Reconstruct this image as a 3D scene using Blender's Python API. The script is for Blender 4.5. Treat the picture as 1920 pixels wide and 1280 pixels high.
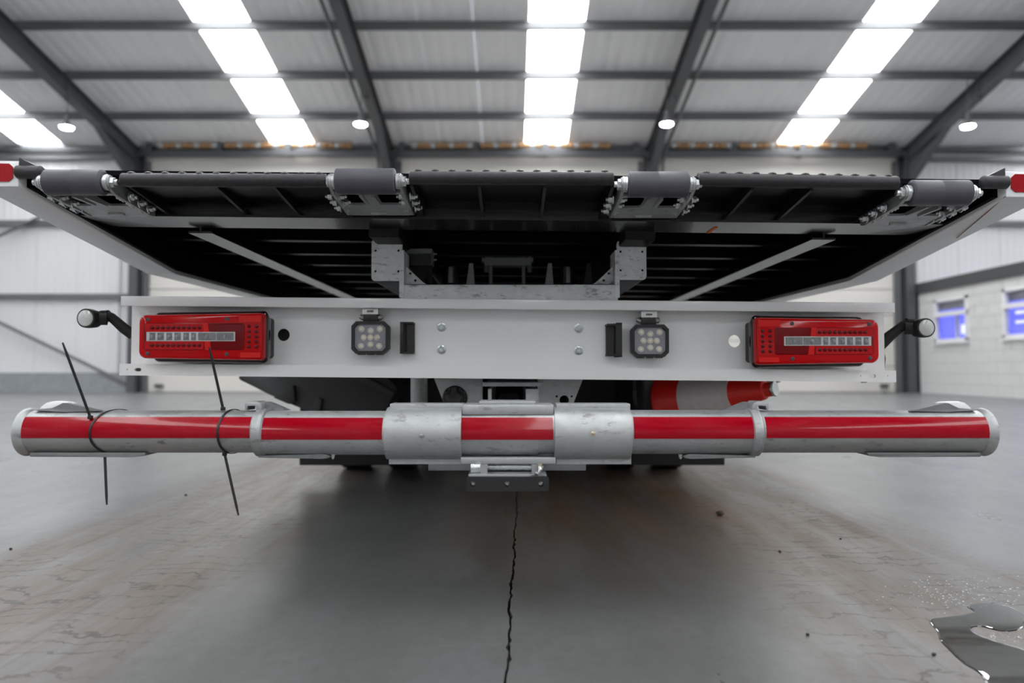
import bpy, bmesh, math, random
from mathutils import Vector, Matrix
random.seed(7)
for o in list(bpy.data.objects): bpy.data.objects.remove(o)
SC = bpy.context.scene
COL = SC.collection

# ------------------------------------------------------------------ camera
FPX, TH, CH = 1400.0, math.atan(52/1400), 0.55
cd = bpy.data.cameras.new('camera'); cam = bpy.data.objects.new('camera', cd); COL.objects.link(cam)
cd.sensor_width = 36; cd.lens = FPX/1920*36; cd.clip_end = 200; cd.clip_start = 0.02
cam.location = (0, 0, CH); cam.rotation_euler = (math.pi/2+TH, 0, 0)
cd.dof.use_dof = True; cd.dof.focus_distance = 1.95; cd.dof.aperture_fstop = 2.0
SC.camera = cam
# ------------------------------------------------------------------ world and exposure
wd = bpy.data.worlds.new('world'); SC.world = wd; wd.use_nodes = True
wd.node_tree.nodes['Background'].inputs[0].default_value = (.8, .88, 1, 1)
wd.node_tree.nodes['Background'].inputs[1].default_value = 1.0
SC.view_settings.view_transform = 'Standard'; SC.view_settings.look = 'None'
SC.view_settings.exposure = 0.85; SC.view_settings.gamma = 1
SC.view_settings.use_curve_mapping = False
ROOFLIGHT = 6.0      # brightness of the daylight panels in the roof
LAMP = 220.0

def W(px, py, Y):
    "point on the plane y = Y that the photograph shows at pixel (px, py)"
    a = (px-960)/FPX; b = (640-py)/FPX
    d = Vector((a, math.cos(TH)-b*math.sin(TH), math.sin(TH)+b*math.cos(TH)))
    p = d*(Y/d.y); p.z += CH
    return p
def X(px, Y, py=700): return W(px, py, Y).x
def Z(py, Y, px=960): return W(px, py, Y).z
def G(px, py):
    a = (px-960)/FPX; b = (640-py)/FPX
    d = Vector((a, math.cos(TH)-b*math.sin(TH), math.sin(TH)+b*math.cos(TH)))
    p = d*(-CH/d.z); return (p.x, p.y)

# ------------------------------------------------------------------ materials
MATS = {}
def nn(t, typ, **kw):
    n = t.nodes.new(typ)
    for k, v in kw.items(): setattr(n, k, v)
    return n
def new_mat(name):
    m = bpy.data.materials.new(name); m.use_nodes = True
    MATS[name] = m
    return m, m.node_tree, m.node_tree.nodes['Principled BSDF']
def ramp(t, fac, stops):
    r = nn(t, 'ShaderNodeValToRGB'); e = r.color_ramp.elements
    while len(e) < len(stops): e.new(0.5)
    for i, (p, c) in enumerate(stops):
        e[i].position = p; e[i].color = (c if len(c) == 4 else (*c, 1)) if hasattr(c, '__len__') else (c, c, c, 1)
    t.links.new(fac, r.inputs[0]); return r.outputs[0]
def noise(t, vec, scale, detail=4, rough=.55, dist=0):
    n = nn(t, 'ShaderNodeTexNoise'); n.inputs['Scale'].default_value = scale
    n.inputs['Detail'].default_value = detail; n.inputs['Roughness'].default_value = rough
    n.inputs['Distortion'].default_value = dist
    if vec is not None: t.links.new(vec, n.inputs['Vector'])
    return n.outputs['Fac']
def mixc(t, fac, a, b, mode='MIX'):
    m = nn(t, 'ShaderNodeMix', data_type='RGBA', blend_type=mode)
    for i, v in ((0, fac), (6, a), (7, b)):
        if hasattr(v, 'links'): t.links.new(v, m.inputs[i])
        else: m.inputs[i].default_value = v if i == 0 else (*v, 1)
    return m.outputs[2]
def math_(t, op, a, b=None, c=None, clamp=False):
    m = nn(t, 'ShaderNodeMath', operation=op, use_clamp=clamp)
    for i, v in enumerate((a, b, c)):
        if v is None: continue
        if hasattr(v, 'links'): t.links.new(v, m.inputs[i])
        else: m.inputs[i].default_value = v
    return m.outputs[0]
def wpos(t): return nn(t, 'ShaderNodeNewGeometry').outputs['Position']
def mapped(t, vec, scale):
    m = nn(t, 'ShaderNodeMapping'); m.inputs['Scale'].default_value = scale
    t.links.new(vec, m.inputs[0]); return m.outputs[0]
def bump(t, bs, h, strength=.3, dist=.002):
    b = nn(t, 'ShaderNodeBump'); b.inputs['Strength'].default_value = strength; b.inputs['Distance'].default_value = dist
    t.links.new(h, b.inputs['Height']); t.links.new(b.outputs[0], bs.inputs['Normal'])

def simple(name, col, rough=.5, metal=0, var=.12, nscale=20, coat=0, spec=.5, bmp=0, emit=0):
    m, t, b = new_mat(name)
    n = noise(t, wpos(t), nscale)
    lo = tuple(c*(1-var) for c in col); hi = tuple(min(1, c*(1+var)) for c in col)
    c = mixc(t, n, lo, hi); t.links.new(c, b.inputs['Base Color'])
    b.inputs['Roughness'].default_value = rough; b.inputs['Metallic'].default_value = metal
    b.inputs['Coat Weight'].default_value = coat; b.inputs['Coat Roughness'].default_value = .05
    b.inputs['Specular IOR Level'].default_value = spec
    if bmp: bump(t, b, noise(t, wpos(t), nscale*6), bmp)
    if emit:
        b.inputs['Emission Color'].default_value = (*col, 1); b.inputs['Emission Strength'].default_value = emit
    return m

def galv(name, base=.56, dirt=.35, metal=.6, rough=.42, scuff=.4, lo=.58):
    m, t, b = new_mat(name)
    p = wpos(t)
    v = nn(t, 'ShaderNodeTexVoronoi'); v.inputs['Scale'].default_value = 60; t.links.new(p, v.inputs['Vector'])
    sp = nn(t, 'ShaderNodeSeparateColor'); t.links.new(v.outputs['Color'], sp.inputs[0])
    n1 = noise(t, p, 9, 6, .6)
    c = mixc(t, n1, (base*.72, base*.75, base*.77), (base*1.12, base*1.15, base*1.15))
    c = mixc(t, math_(t, 'MULTIPLY', sp.outputs[0], .22), c, (base*.6, base*.62, base*.64))
    d = ramp(t, noise(t, mapped(t, p, (14, 14, 40)), 1.0, 8, .7), [(lo, 0), (lo+.09, 1)])
    c = mixc(t, math_(t, 'MULTIPLY', d, dirt), c, (.09, .075, .06))
    s = ramp(t, noise(t, mapped(t, p, (26, 60, 90)), 1.0, 6, .75, .6), [(lo+.04, 0), (lo+.07, 1)])
    c = mixc(t, math_(t, 'MULTIPLY', s, scuff), c, (.05, .04, .035))
    t.links.new(c, b.inputs['Base Color'])
    b.inputs['Metallic'].default_value = metal
    r = ramp(t, noise(t, p, 30, 5), [(.3, rough-.1), (.7, rough+.15)])
    t.links.new(r, b.inputs['Roughness'])
    bump(t, b, noise(t, p, 120, 6, .65), .25, .001)
    return m
galv('galv', .46, .45, .6, .42, .6); galv('galv_worn', .50, .5, .55, .45, .45, .575); galv('galv_dull', .26, .55, .55, .5, .4)
galv('galv_lightened', .86, .6, .15, .5, .45, .55); galv('galv_mid', .62, .4, .3, .45, .4)  # subframe galvanising is lightened to offset the shade under the bed
galv('zinc', .72, .15, .85, .28, .1)

simple('white_paint', (.90, .90, .90), .28, var=.03, nscale=6, coat=.4)
simple('rail_white', (.88, .90, .92), .38, var=.05, nscale=30, coat=.2)
simple('black_paint', (.007, .007, .008), .34, var=.4, nscale=30, bmp=.15, spec=.2)
simple('black_satin', (.012, .012, .014), .25, var=.5, nscale=18, spec=.7, coat=.25)
simple('black_rough', (.004, .004, .005), .7, var=.4, spec=.08)
simple('nose_black', (.022, .021, .024), .36, var=.5, nscale=90, bmp=.5)
simple('black_plastic', (.014, .014, .015), .42, var=.2, bmp=.1)
simple('grey_plastic', (.045, .046, .048), .5, var=.15, nscale=40, bmp=.2)
simple('roller_plastic', (.070, .068, .085), .45, var=.12, nscale=14)
simple('rubber', (.018, .018, .018), .7, var=.3, bmp=.2)
simple('tie_nylon', (.010, .010, .011), .35, var=.1)
simple('lens_red', (.56, .0005, .003), .15, var=.10, nscale=25, coat=.25, spec=.15)
simple('lens_red_bright', (.72, .006, .005), .15, var=.05, coat=.25, spec=.15)
simple('lens_red_deep', (.20, .0005, .003), .15, var=.25, nscale=40, coat=.25, spec=.15)
simple('led_dark', (.12, .0005, .003), .15, var=.2, coat=.25, spec=.15)
simple('housing_dark', (.020, .001, .003), .12, var=.2, coat=.5, spec=.3)
simple('clear_plastic', (.62, .63, .62), .12, var=.2, nscale=50, coat=.8)
simple('chrome_cell', (.22, .225, .225), .2, .8, var=.5, nscale=160)
simple('work_face', (.30, .30, .33), .35, var=.1)
simple('led_lens', (.72, .69, .62), .1, var=.08, coat=1)
simple('led_core', (.85, .78, .60), .3, var=.05)
simple('bolt_blue', (.55, .60, .61), .28, .8, var=.15)
simple('steel', (.55, .55, .55), .25, 1, var=.1)
simple('brass', (.60, .55, .42), .35, .9, var=.2)
simple('orange_mark', (.85, .16, .02), .5, var=.1)
simple('cone_red', (.86, .022, .014), .4, var=.1, nscale=12, coat=.2)
simple('cone_white', (.80, .74, .75), .35, var=.15, nscale=50, coat=.3)
simple('steel_dark', (.085, .088, .094), .45, .2, var=.15, nscale=3)
simple('purlin_steel', (.15, .153, .16), .45, .25, var=.15, nscale=2)
simple('roof_sheet', (.90, .90, .90), .5, var=.03, nscale=1.5)
simple('clad_white', (.69, .69, .70), .5, var=.03, nscale=1.5)
simple('door_cream', (.66, .635, .59), .45, var=.03, nscale=1.5)
simple('block_white', (.66, .66, .655), .6, var=.05, nscale=4, bmp=.3)
simple('mortar_white', (.48, .48, .475), .7, var=.05, nscale=6)
simple('cap_dark', (.055, .057, .062), .5, var=.1)
simple('upvc', (.78, .78, .80), .3, var=.02)
simple('plinth_grey', (.27, .285, .30), .7, var=.3, nscale=5)
simple('spring_orange', (.45, .26, .12), .5, .2, var=.2)
simple('spring_pale', (.55, .55, .54), .45, .3, var=.15)
simple('office_grey', (.28, .29, .32), .5, var=.1)
simple('pebble_dark', (.05, .045, .04), .8, var=.3, nscale=200)
simple('board_blue_glow', (.085, .10, .62), .4, var=.1, nscale=2, emit=.85)  # board glows by itself, in place of the light inside the office
simple('board_white_glow', (.75, .78, .95), .4, var=.05, emit=.6)  # same built-in glow for the notice and the sign strips
simple('tyre_hub', (.5, .5, .5), .4, .5)
simple('rail_rust', (.30, .13, .05), .7, var=.3)

def tape_mat():
    m, t, b = new_mat('tape_red')
    p = wpos(t)
    v = nn(t, 'ShaderNodeTexVoronoi', feature='DISTANCE_TO_EDGE'); v.inputs['Scale'].default_value = 1
    v.inputs['Randomness'].default_value = 0
    t.links.new(mapped(t, p, (230, 0, 260)), v.inputs['Vector'])
    e = ramp(t, v.outputs['Distance'], [(.02, 0), (.14, 1)])
    n = noise(t, mapped(t, p, (8, 8, 60)), 1, 4)
    c = mixc(t, n, (.32, .0003, .009), (.44, .0005, .013))
    c = mixc(t, e, (.19, .0003, .006), c)
    b.inputs['Specular IOR Level'].default_value = .12
    t.links.new(c, b.inputs['Base Color'])
    r = ramp(t, noise(t, mapped(t, p, (5, 20, 40)), 1, 5, .6), [(.4, .10), (.62, .35)])
    t.links.new(r, b.inputs['Roughness'])
    b.inputs['Coat Weight'].default_value = .35; b.inputs['Coat Roughness'].default_value = .05
    bump(t, b, noise(t, mapped(t, p, (60, 200, 200)), 1, 4), .12, .001)
tape_mat()
simple('reflector_red', (.36, .0005, .008), .25, var=.1, coat=.2, spec=.15)

def emit_mat(name, col, s):
    m, t, b = new_mat(name)
    b.inputs['Base Color'].default_value = (*col, 1)
    n = noise(t, wpos(t), .8)
    c = mixc(t, n, tuple(x*.97 for x in col), col); t.links.new(c, b.inputs['Emission Color'])
    b.inputs['Emission Strength'].default_value = s
emit_mat('rooflight_panel', (.97, .99, 1.0), ROOFLIGHT)
emit_mat('lamp_lens', (.93, .95, 1.0), LAMP)

def glass_mat(name, rough=0, ior=1.45, col=(1, 1, 1)):
    m, t, b = new_mat(name)
    b.inputs['Base Color'].default_value = (*col, 1); b.inputs['Roughness'].default_value = rough
    b.inputs['Transmission Weight'].default_value = 1; b.inputs['IOR'].default_value = ior
glass_mat('window_glass'); glass_mat('water', .0, 1.33, (.72, .74, .74))

def floor_mat():
    m, t, b = new_mat('concrete')
    p = wpos(t)
    s = nn(t, 'ShaderNodeSeparateXYZ'); t.links.new(p, s.inputs[0])
    x, y = s.outputs[0], s.outputs[1]
    wob = math_(t, 'MULTIPLY', math_(t, 'SUBTRACT', noise(t, mapped(t, p, (1.2, .7, 1)), 1, 5), .5), .5)
    xw = math_(t, 'ADD', x, wob)
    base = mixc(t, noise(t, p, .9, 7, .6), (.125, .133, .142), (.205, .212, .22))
    base = mixc(t, math_(t, 'MULTIPLY', noise(t, mapped(t, p, (9, 2.2, 1)), 1, 8, .7), .5), base, (.17, .168, .162))
    def band(c, hw, soft, src=None):
        d = math_(t, 'ABSOLUTE', math_(t, 'SUBTRACT', src or xw, c))
        mr = nn(t, 'ShaderNodeMapRange', interpolation_type='SMOOTHSTEP')
        mr.inputs[1].default_value = hw+soft; mr.inputs[2].default_value = hw-soft
        t.links.new(d, mr.inputs[0]); return mr.outputs[0]
    def mul(*a):
        o = a[0]
        for q in a[1:]: o = math_(t, 'MULTIPLY', o, q)
        return o
    tr = math_(t, 'MAXIMUM', band(-1.14, .36, .18), band(1.0, .34, .18))
    base = mixc(t, ramp(t, noise(t, mapped(t, p, (30, 22, 1)), 1, 8, .75), [(.42, 0), (.66, .45)]), base, (.085, .085, .085))
    base = mixc(t, ramp(t, noise(t, mapped(t, p, (3, 14, 1)), 1, 8, .75), [(.58, 0), (.72, .5)]), base, (.30, .305, .31))
    # darker driving lane: traffic dirt plus painted shade round the truck tail
    grime_shade = mul(band(0, 1.7, .7), ramp(t, noise(t, mapped(t, p, (2.2, .8, 1)), 1, 9, .7), [(.3, .15), (.7, .8)]))
    col = mixc(t, grime_shade, base, (.088, .085, .082))
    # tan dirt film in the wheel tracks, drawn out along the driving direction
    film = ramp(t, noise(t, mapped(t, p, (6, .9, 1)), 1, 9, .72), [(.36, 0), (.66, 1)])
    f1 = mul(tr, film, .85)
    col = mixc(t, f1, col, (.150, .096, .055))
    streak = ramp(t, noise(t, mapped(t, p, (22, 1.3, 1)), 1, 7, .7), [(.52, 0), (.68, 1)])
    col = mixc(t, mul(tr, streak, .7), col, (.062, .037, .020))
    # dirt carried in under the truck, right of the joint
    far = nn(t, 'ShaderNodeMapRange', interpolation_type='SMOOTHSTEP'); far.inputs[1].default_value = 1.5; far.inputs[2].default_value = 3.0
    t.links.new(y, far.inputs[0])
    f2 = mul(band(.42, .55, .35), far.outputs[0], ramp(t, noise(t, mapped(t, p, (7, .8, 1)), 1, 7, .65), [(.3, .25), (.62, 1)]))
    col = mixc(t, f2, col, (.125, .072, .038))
    # tread marks: broken short lines across the tracks
    wv = nn(t, 'ShaderNodeTexWave', bands_direction='Y', wave_profile='SIN')
    wv.inputs['Scale'].default_value = 4.2; wv.inputs['Distortion'].default_value = 16; wv.inputs['Detail'].default_value = 5; wv.inputs['Detail Scale'].default_value = 1.1; wv.inputs['Detail Roughness'].default_value = .62
    t.links.new(mapped(t, p, (.8, 1, 1)), wv.inputs['Vector'])
    lines = ramp(t, wv.outputs['Fac'], [(.90, 0), (.97, 1)])
    pm = ramp(t, noise(t, mapped(t, p, (5, 2.4, 1)), 1, 6, .7), [(.43, 0), (.55, 1)])
    col = mixc(t, mul(lines, pm, tr, .95), col, (.036, .021, .012))
    # flakes and blotches of mud
    bl = ramp(t, noise(t, mapped(t, p, (11, 15, 1)), 1, 6, .66, .5), [(.655, 0), (.69, 1)])
    bm_ = ramp(t, noise(t, p, 1.7, 3), [(.45, 0), (.6, 1)])
    col = mixc(t, mul(bl, math_(t, 'MAXIMUM', tr, mul(band(0, 1.5, .4), .35)), bm_, .8), col, (.085, .053, .032))
    sp = ramp(t, noise(t, p, 95, 3, .6), [(.70, 0), (.74, 1)])
    col = mixc(t, math_(t, 'MULTIPLY', sp, .55), col, (.05, .04, .034))
    t.links.new(col, b.inputs['Base Color'])
    r = ramp(t, noise(t, mapped(t, p, (3, 1.2, 1)), 1, 6, .6), [(.3, .26), (.75, .44)])
    r2 = math_(t, 'ADD', r, math_(t, 'MULTIPLY', math_(t, 'MAXIMUM', f1, f2), .25))
    t.links.new(r2, b.inputs['Roughness'])
    b.inputs['Specular IOR Level'].default_value = .5
    bump(t, b, noise(t, p, 160, 5, .65), .06, .002)
floor_mat()
def M(n): return MATS[n]

# ------------------------------------------------------------------ helpers
WO = {}     # world origin of every object built here
def register(o, parent, world):
    COL.objects.link(o); WO[o.name] = Vector(world)
    if parent is not None:
        o.parent = parent; o.location = Vector(world)-WO[parent.name]
    else: o.location = world
    return o
def tag(o, label=None, cat=None, group=None, kind=None):
    if label: o['label'] = label
    if cat: o['category'] = cat
    if group: o['group'] = group
    if kind: o['kind'] = kind
    return o
def empty(name, loc, parent=None):
    return register(bpy.data.objects.new(name, None), parent, Vector(loc))
def smooth(me, ang=35):
    for p in me.polygons: p.use_smooth = True
    try: me.set_sharp_from_angle(angle=math.radians(ang))
    except Exception: pass
def frame(d):
    d = d.normalized(); u = d.orthogonal().normalized(); return u, d.cross(u), d

class MB:
    def __init__(s): s.bm = bmesh.new()
    def box(s, lo, hi, bev=0, seg=2):
        lo = Vector(lo); hi = Vector(hi)
        r = bmesh.ops.create_cube(s.bm, size=1)
        for v in r['verts']: v.co = Vector((lo[i]+(hi[i]-lo[i])*(v.co[i]+.5) for i in range(3)))
        if bev:
            es = list({e for v in r['verts'] for e in v.link_edges})
            bmesh.ops.bevel(s.bm, geom=es, offset=bev, segments=seg, affect='EDGES', profile=.5)
        return s
    def loft(s, rings, cap=True, closed=True):
        vs = [[s.bm.verts.new(p) for p in r] for r in rings]
        n = len(vs[0])
        for a, b in zip(vs, vs[1:]):
            for i in range(n if closed else n-1):
                j = (i+1) % n; s.bm.faces.new((a[i], a[j], b[j], b[i]))
        if cap:
            s.bm.faces.new(vs[0][::-1]); s.bm.faces.new(vs[-1])
        return s
    def lathe(s, p, d, prof, seg=24, ph=0):
        "prof: list of (distance along d, radius)"
        p = Vector(p); u, v, w = frame(Vector(d))
        return s.loft([[p+w*t+(u*math.cos(ph+2*math.pi*i/seg)+v*math.sin(ph+2*math.pi*i/seg))*max(r, 1e-5) for i in range(seg)] for t, r in prof])
    def cyl(s, a, b, r, seg=20, bev=0, r2=None):
        a = Vector(a); b = Vector(b); L = (b-a).length; r2 = r if r2 is None else r2
        if bev: pr = [(0, r-bev), (bev, r), (L-bev, r2), (L, r2-bev)]
        else: pr = [(0, r), (L, r2)]
        return s.lathe(a, b-a, pr, seg)
    def tube(s, pts, r, seg=8):
        pts = [Vector(p) for p in pts]; rings = []
        rs = r if hasattr(r, '__len__') else [r]*len(pts)
        d0 = (pts[1]-pts[0]).normalized(); u = d0.orthogonal().normalized()
        for i, p in enumerate(pts):
            d = (pts[min(i+1, len(pts)-1)]-pts[max(i-1, 0)]).normalized()
            u = (u-d*u.dot(d)).normalized(); v = d.cross(u)
            rings.append([p+(u*math.cos(2*math.pi*k/seg)+v*math.sin(2*math.pi*k/seg))*rs[i] for k in range(seg)])
        return s.loft(rings)
    def prism(s, pts, vec, bev=0):
        "polygon of 3D points pushed along vec"
        pts = [Vector(p) for p in pts]; vec = Vector(vec)
        n0 = len(s.bm.verts)
        a = [s.bm.verts.new(p) for p in pts]; b = [s.bm.verts.new(p+vec) for p in pts]
        fs = [s.bm.faces.new(a[::-1]), s.bm.faces.new(b)]
        for i in range(len(a)):
            j = (i+1) % len(a); fs.append(s.bm.faces.new((a[i], a[j], b[j], b[i])))
        if bev:
            es = list({e for f in fs for e in f.edges})
            bmesh.ops.bevel(s.bm, geom=es, offset=bev, segments=2, affect='EDGES', profile=.5)
        return s
    def plate(s, outline, holes, o, u, v, th):
        "flat plate with holes: 2D outline/holes in the frame (o, u, v), thickness th along u x v"
        cu = bpy.data.curves.new('c', 'CURVE'); cu.dimensions = '2D'; cu.fill_mode = 'BOTH'; cu.extrude = abs(th)/2
        for poly in [outline]+list(holes):
            sp = cu.splines.new('POLY'); sp.points.add(len(poly)-1)
            for q, (a, b_) in zip(sp.points, poly): q.co = (a, b_, 0, 1)
            sp.use_cyclic_u = True
        ob = bpy.data.objects.new('c', cu); me = bpy.data.meshes.new_from_object(ob)
        u = Vector(u).normalized(); v = Vector(v).normalized(); w = u.cross(v); o = Vector(o)
        for q in me.vertices: q.co = o+u*q.co.x+v*q.co.y+w*(q.co.z+th/2)
        s.bm.from_mesh(me)
        bpy.data.objects.remove(ob); bpy.data.curves.remove(cu); bpy.data.meshes.remove(me)
        return s
    def mesh(s, name, ctr=None):
        bmesh.ops.remove_doubles(s.bm, verts=s.bm.verts, dist=1e-6)
        bmesh.ops.recalc_face_normals(s.bm, faces=s.bm.faces)
        co = [v.co for v in s.bm.verts]
        if ctr is None:
            ctr = Vector(((min(c[i] for c in co)+max(c[i] for c in co))/2 for i in range(3)))
        for v in s.bm.verts: v.co -= ctr
        me = bpy.data.meshes.new(name); s.bm.to_mesh(me); s.bm.free(); smooth(me)
        return me, ctr
    def build(s, name, mat, parent=None, ctr=None, tilt=None):
        if tilt:
            piv, k = tilt
            for v in s.bm.verts: v.co.z -= (v.co.x-piv)*k
        me, c = s.mesh(name, ctr)
        me.materials.append(M(mat))
        return register(bpy.data.objects.new(name, me), parent, c)
def circ(cx, cy, r, n=20): return [(cx+r*math.cos(2*math.pi*i/n), cy+r*math.sin(2*math.pi*i/n)) for i in range(n)]
def rrect(x0, y0, x1, y1, r, n=5):
    out = []
    for cx, cy, a0 in ((x1-r, y1-r, 0), (x0+r, y1-r, 90), (x0+r, y0+r, 180), (x1-r, y0+r, 270)):
        for i in range(n+1):
            a = math.radians(a0+90*i/n); out.append((cx+r*math.cos(a), cy+r*math.sin(a)))
    return out
SHARED = {}
def inst(name, key, mat, loc, parent, d=None, maker=None, scale=None):
    "a copy that shares its mesh; the template is built at the origin along +Z"
    k = (key, mat)
    if k not in SHARED:
        b = MB(); maker(b); me, _ = b.mesh(key, Vector()); me.materials.append(M(mat)); SHARED[k] = me
    o = bpy.data.objects.new(name, SHARED[k])
    if d is not None: o.rotation_mode = 'QUATERNION'; o.rotation_quaternion = Vector((0, 0, 1)).rotation_difference(Vector(d))
    if scale: o.scale = scale
    return register(o, parent, Vector(loc))
def hexbolt(r, h, stub=.35):
    def f(b):
        b.lathe((0, 0, 0), (0, 0, 1), [(0, r*1.45), (h*.22, r*1.45), (h*.24, r*1.4)], 16)
        b.lathe((0, 0, h*.2), (0, 0, 1), [(0, r), (h*.7, r), (h*.8, r*.86)], 6)
        b.lathe((0, 0, h*.9), (0, 0, 1), [(0, r*.55), (h*stub, r*.55), (h*stub+.001, r*.45)], 10)
    return f

# ================================================================== THE SETTING
YW = 17.7                   # back wall
EAVE, SLOPE, RIDGE = 5.87, 0.2, 2.7
FRONT = RIDGE-(YW-RIDGE)
def roofz(y): return EAVE+SLOPE*(YW-RIDGE-abs(y-RIDGE))
XS = [-14.9, -8.85, -2.87, 3.25, 9.3, 15.3]      # portal frames

# ---- floor: two slabs either side of a saw-cut joint
fl = MB().box((-21, FRONT-.3, -.25), (21, YW+.3, -.03)).build('floor', 'pebble_dark')
tag(fl, 'grey concrete hall floor with brown tyre tracks', kind='structure')
jp = []
y = FRONT-.3
while y < YW+.3:
    jp.append(y); y += .02 if -.5 < y < 7 else .4
jp.append(YW+.3)
def joint(y):
    return -.011+(y-1.33)*.0175+.0022*math.sin(y*9.3)+.0014*math.sin(y*31+1)+.0008*math.sin(y*83)
for side in (-1, 1):
    b = MB(); near = []
    rnd = random.Random(3+side)
    for y in jp: near.append(joint(y)+side*(.0010+rnd.random()**2*.0042+(.0007 if 1.3 < y < 2.3 else 0)))
    vt = [[b.bm.verts.new((x, y, z)) for x, y in zip(near, jp)] for z in (0, -.03)]
    vf = [b.bm.verts.new((side*21, y, 0)) for y in jp]
    for i in range(len(jp)-1):
        b.bm.faces.new((vt[0][i], vt[0][i+1], vf[i+1], vf[i])); b.bm.faces.new((vt[0][i], vt[0][i+1], vt[1][i+1], vt[1][i]))
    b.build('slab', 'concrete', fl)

# ---- roof: ribbed sheets, daylight panels, purlins
ce = MB().box((-21, RIDGE-.4, roofz(RIDGE)+.02), (21, RIDGE+.4, roofz(RIDGE)+.1)).build('ceiling', 'roof_sheet')
tag(ce, 'pale ribbed sheet roof with bright daylight strips between grey purlins', kind='structure')
SL = (YW-RIDGE)*math.sqrt(1+SLOPE**2)
def sheet(b, w=.99, L=SL, n=4):
    prof = []
    for i in range(n):
        x0 = -w/2+w*i/n; q = w/n
        prof += [(x0, 0), (x0+q*.62, 0), (x0+q*.70, .007), (x0+q*.92, .007)]
    prof += [(w/2, 0), (w/2, .06), (-w/2, .06)]
    b.loft([[(x, y, z) for x, z in prof] for y in (0, L)])
def flat_sheet(b): b.box((-.495, .2, .0), (.495, SL, .05))
for sgn in (1, -1):
    q = Matrix.Rotation(0 if sgn > 0 else math.pi, 4, 'Z') @ Matrix.Rotation(-math.atan(SLOPE), 4, 'X') if False else None
    for k in range(-21, 21):
        xc = .8+k
        if not -20.6 < xc < 20.6: continue
        light = k % 6 == 0
        nm = 'rooflight' if light else 'roof_panel'
        o = inst(nm, 'rooflight' if light else 'sheet', 'rooflight_panel' if light else 'roof_sheet',
                 (xc, YW if sgn > 0 else FRONT, EAVE), ce, maker=flat_sheet if light else sheet)
        o.rotation_euler = (math.atan(SLOPE), 0, math.pi) if sgn > 0 else (math.atan(SLOPE), 0, 0)
def purlin(b):
    h, w, t = .17, .07, .006
    b.box((-20.9, -t, -h), (20.9, 0, 0)); b.box((-20.9, -w, -h), (20.9, 0, -h+t)); b.box((-20.9, 0, -t), (20.9, w, 0))
    b.box((-20.9, -w, -h), (20.9, -w+t, -h+.02))
for i in range(10):
    for sgn in (1, -1):
        yy = RIDGE+sgn*(YW-RIDGE-.02-1.51*i)
        o = inst('purlin', 'purlin', 'purlin_steel', (0, yy, roofz(yy)-.005), ce, maker=purlin)

# ---- portal frames
def ibeam(b, p0, p1, depth, width, up, t=.014):
    p0 = Vector(p0); p1 = Vector(p1); up = Vector(up); side = (p1-p0).normalized().cross(up).normalized(); v = side.cross((p1-p0).normalized()).normalized()
    def sec(p, hw, d0, d1):
        return [p+side*a+v*c for a, c in ((-hw, d0), (hw, d0), (hw, d1), (-hw, d1))]
    for hw, d0, d1 in ((width/2, -t, 0), (width/2, -depth, -depth+t), (t/2, -depth+t, -t)):
        b.loft([sec(p0, hw, d0, d1), sec(p1, hw, d0, d1)])
for n, x in enumerate(XS):
    root = empty(f'trim_{n+1}', (x, YW-.25, 0)); tag(root, 'dark grey steel portal frame with sloping rafter', kind='structure')
    off = .19
    for sgn in (1, -1):
        ye = YW-.06 if sgn > 0 else FRONT+.06
        b = MB(); ibeam(b, (x, ye, 0), (x, ye, EAVE-.2), .30, .20, (0, sgn, 0)); b.build('column', 'steel_dark', root)
        b = MB(); ibeam(b, (x, ye, roofz(ye)-off), (x, RIDGE, roofz(RIDGE)-off), .34, .20, (0, 0, 1)); b.build('rafter', 'steel_dark', root)
        y1 = ye-sgn*1.9
        b = MB()
        b.prism([(x-.007, ye-sgn*.3, roofz(ye)-.5), (x-.007, ye-sgn*.3, roofz(ye)-1.0), (x-.007, y1, roofz(y1)-.52)], (.014, 0, 0))
        b.prism([(x-.09, ye-sgn*.3, roofz(ye)-1.0), (x-.09, y1, roofz(y1)-.52), (x-.09, y1, roofz(y1)-.535), (x-.09, ye-sgn*.3, roofz(ye)-1.015)], (.18, 0, 0))
        b.build('haunch', 'steel_dark', root)
        if sgn > 0:
            for k in (2, 5):
                yy = YW-1.53*k
                MB().box((x-.03, yy-.02, roofz(yy)-.62), (x+.03, yy+.02, roofz(yy)-.2)).build('cleat', 'steel_dark', root)

# ---- back wall
wb = MB().box((-21, YW+.09, 0), (21, YW+.2, EAVE+.05)).build('wall_back', 'clad_white')
tag(wb, 'white ribbed metal back wall with horizontal rails', kind='structure')
def wsheet(b):
    w, n = .99, 6; prof = []
    for i in range(n):
        x0 = -w/2+w*i/n; q = w/n
        prof += [(x0, 0), (x0+q*.7, 0), (x0+q*.76, .008), (x0+q*.94, .008)]
    prof += [(w/2, 0), (w/2, .05), (-w/2, .05)]
    b.loft([[(x, y, z) for x, y in prof] for z in (0, EAVE)])
for k in range(-20, 21):
    if -9 < k+.15 < 9.3: continue
    inst('cladding_panel', 'wsheet', 'clad_white', (k+.15, YW+.03, 0), wb, maker=wsheet)
for z0, z1, xa, xb in ((Z(560, YW), Z(551, YW), -20.9, -8.9), (Z(424, YW), Z(414, YW), -20.9, -8.9), (Z(424, YW), Z(415, YW), 9.4, 20.9),
                       (Z(300, YW), Z(293, YW), -20.9, -8.9), (Z(284, YW), Z(277, YW), -20.9, -8.9), (Z(304, YW), Z(295, YW), 9.4, 20.9), (Z(284, YW), Z(278, YW), 9.4, 20.9)):
    MB().box((xa, YW-.09, z0), (xb, YW+.02, z1)).build('wall_rail', 'purlin_steel', wb)
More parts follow.
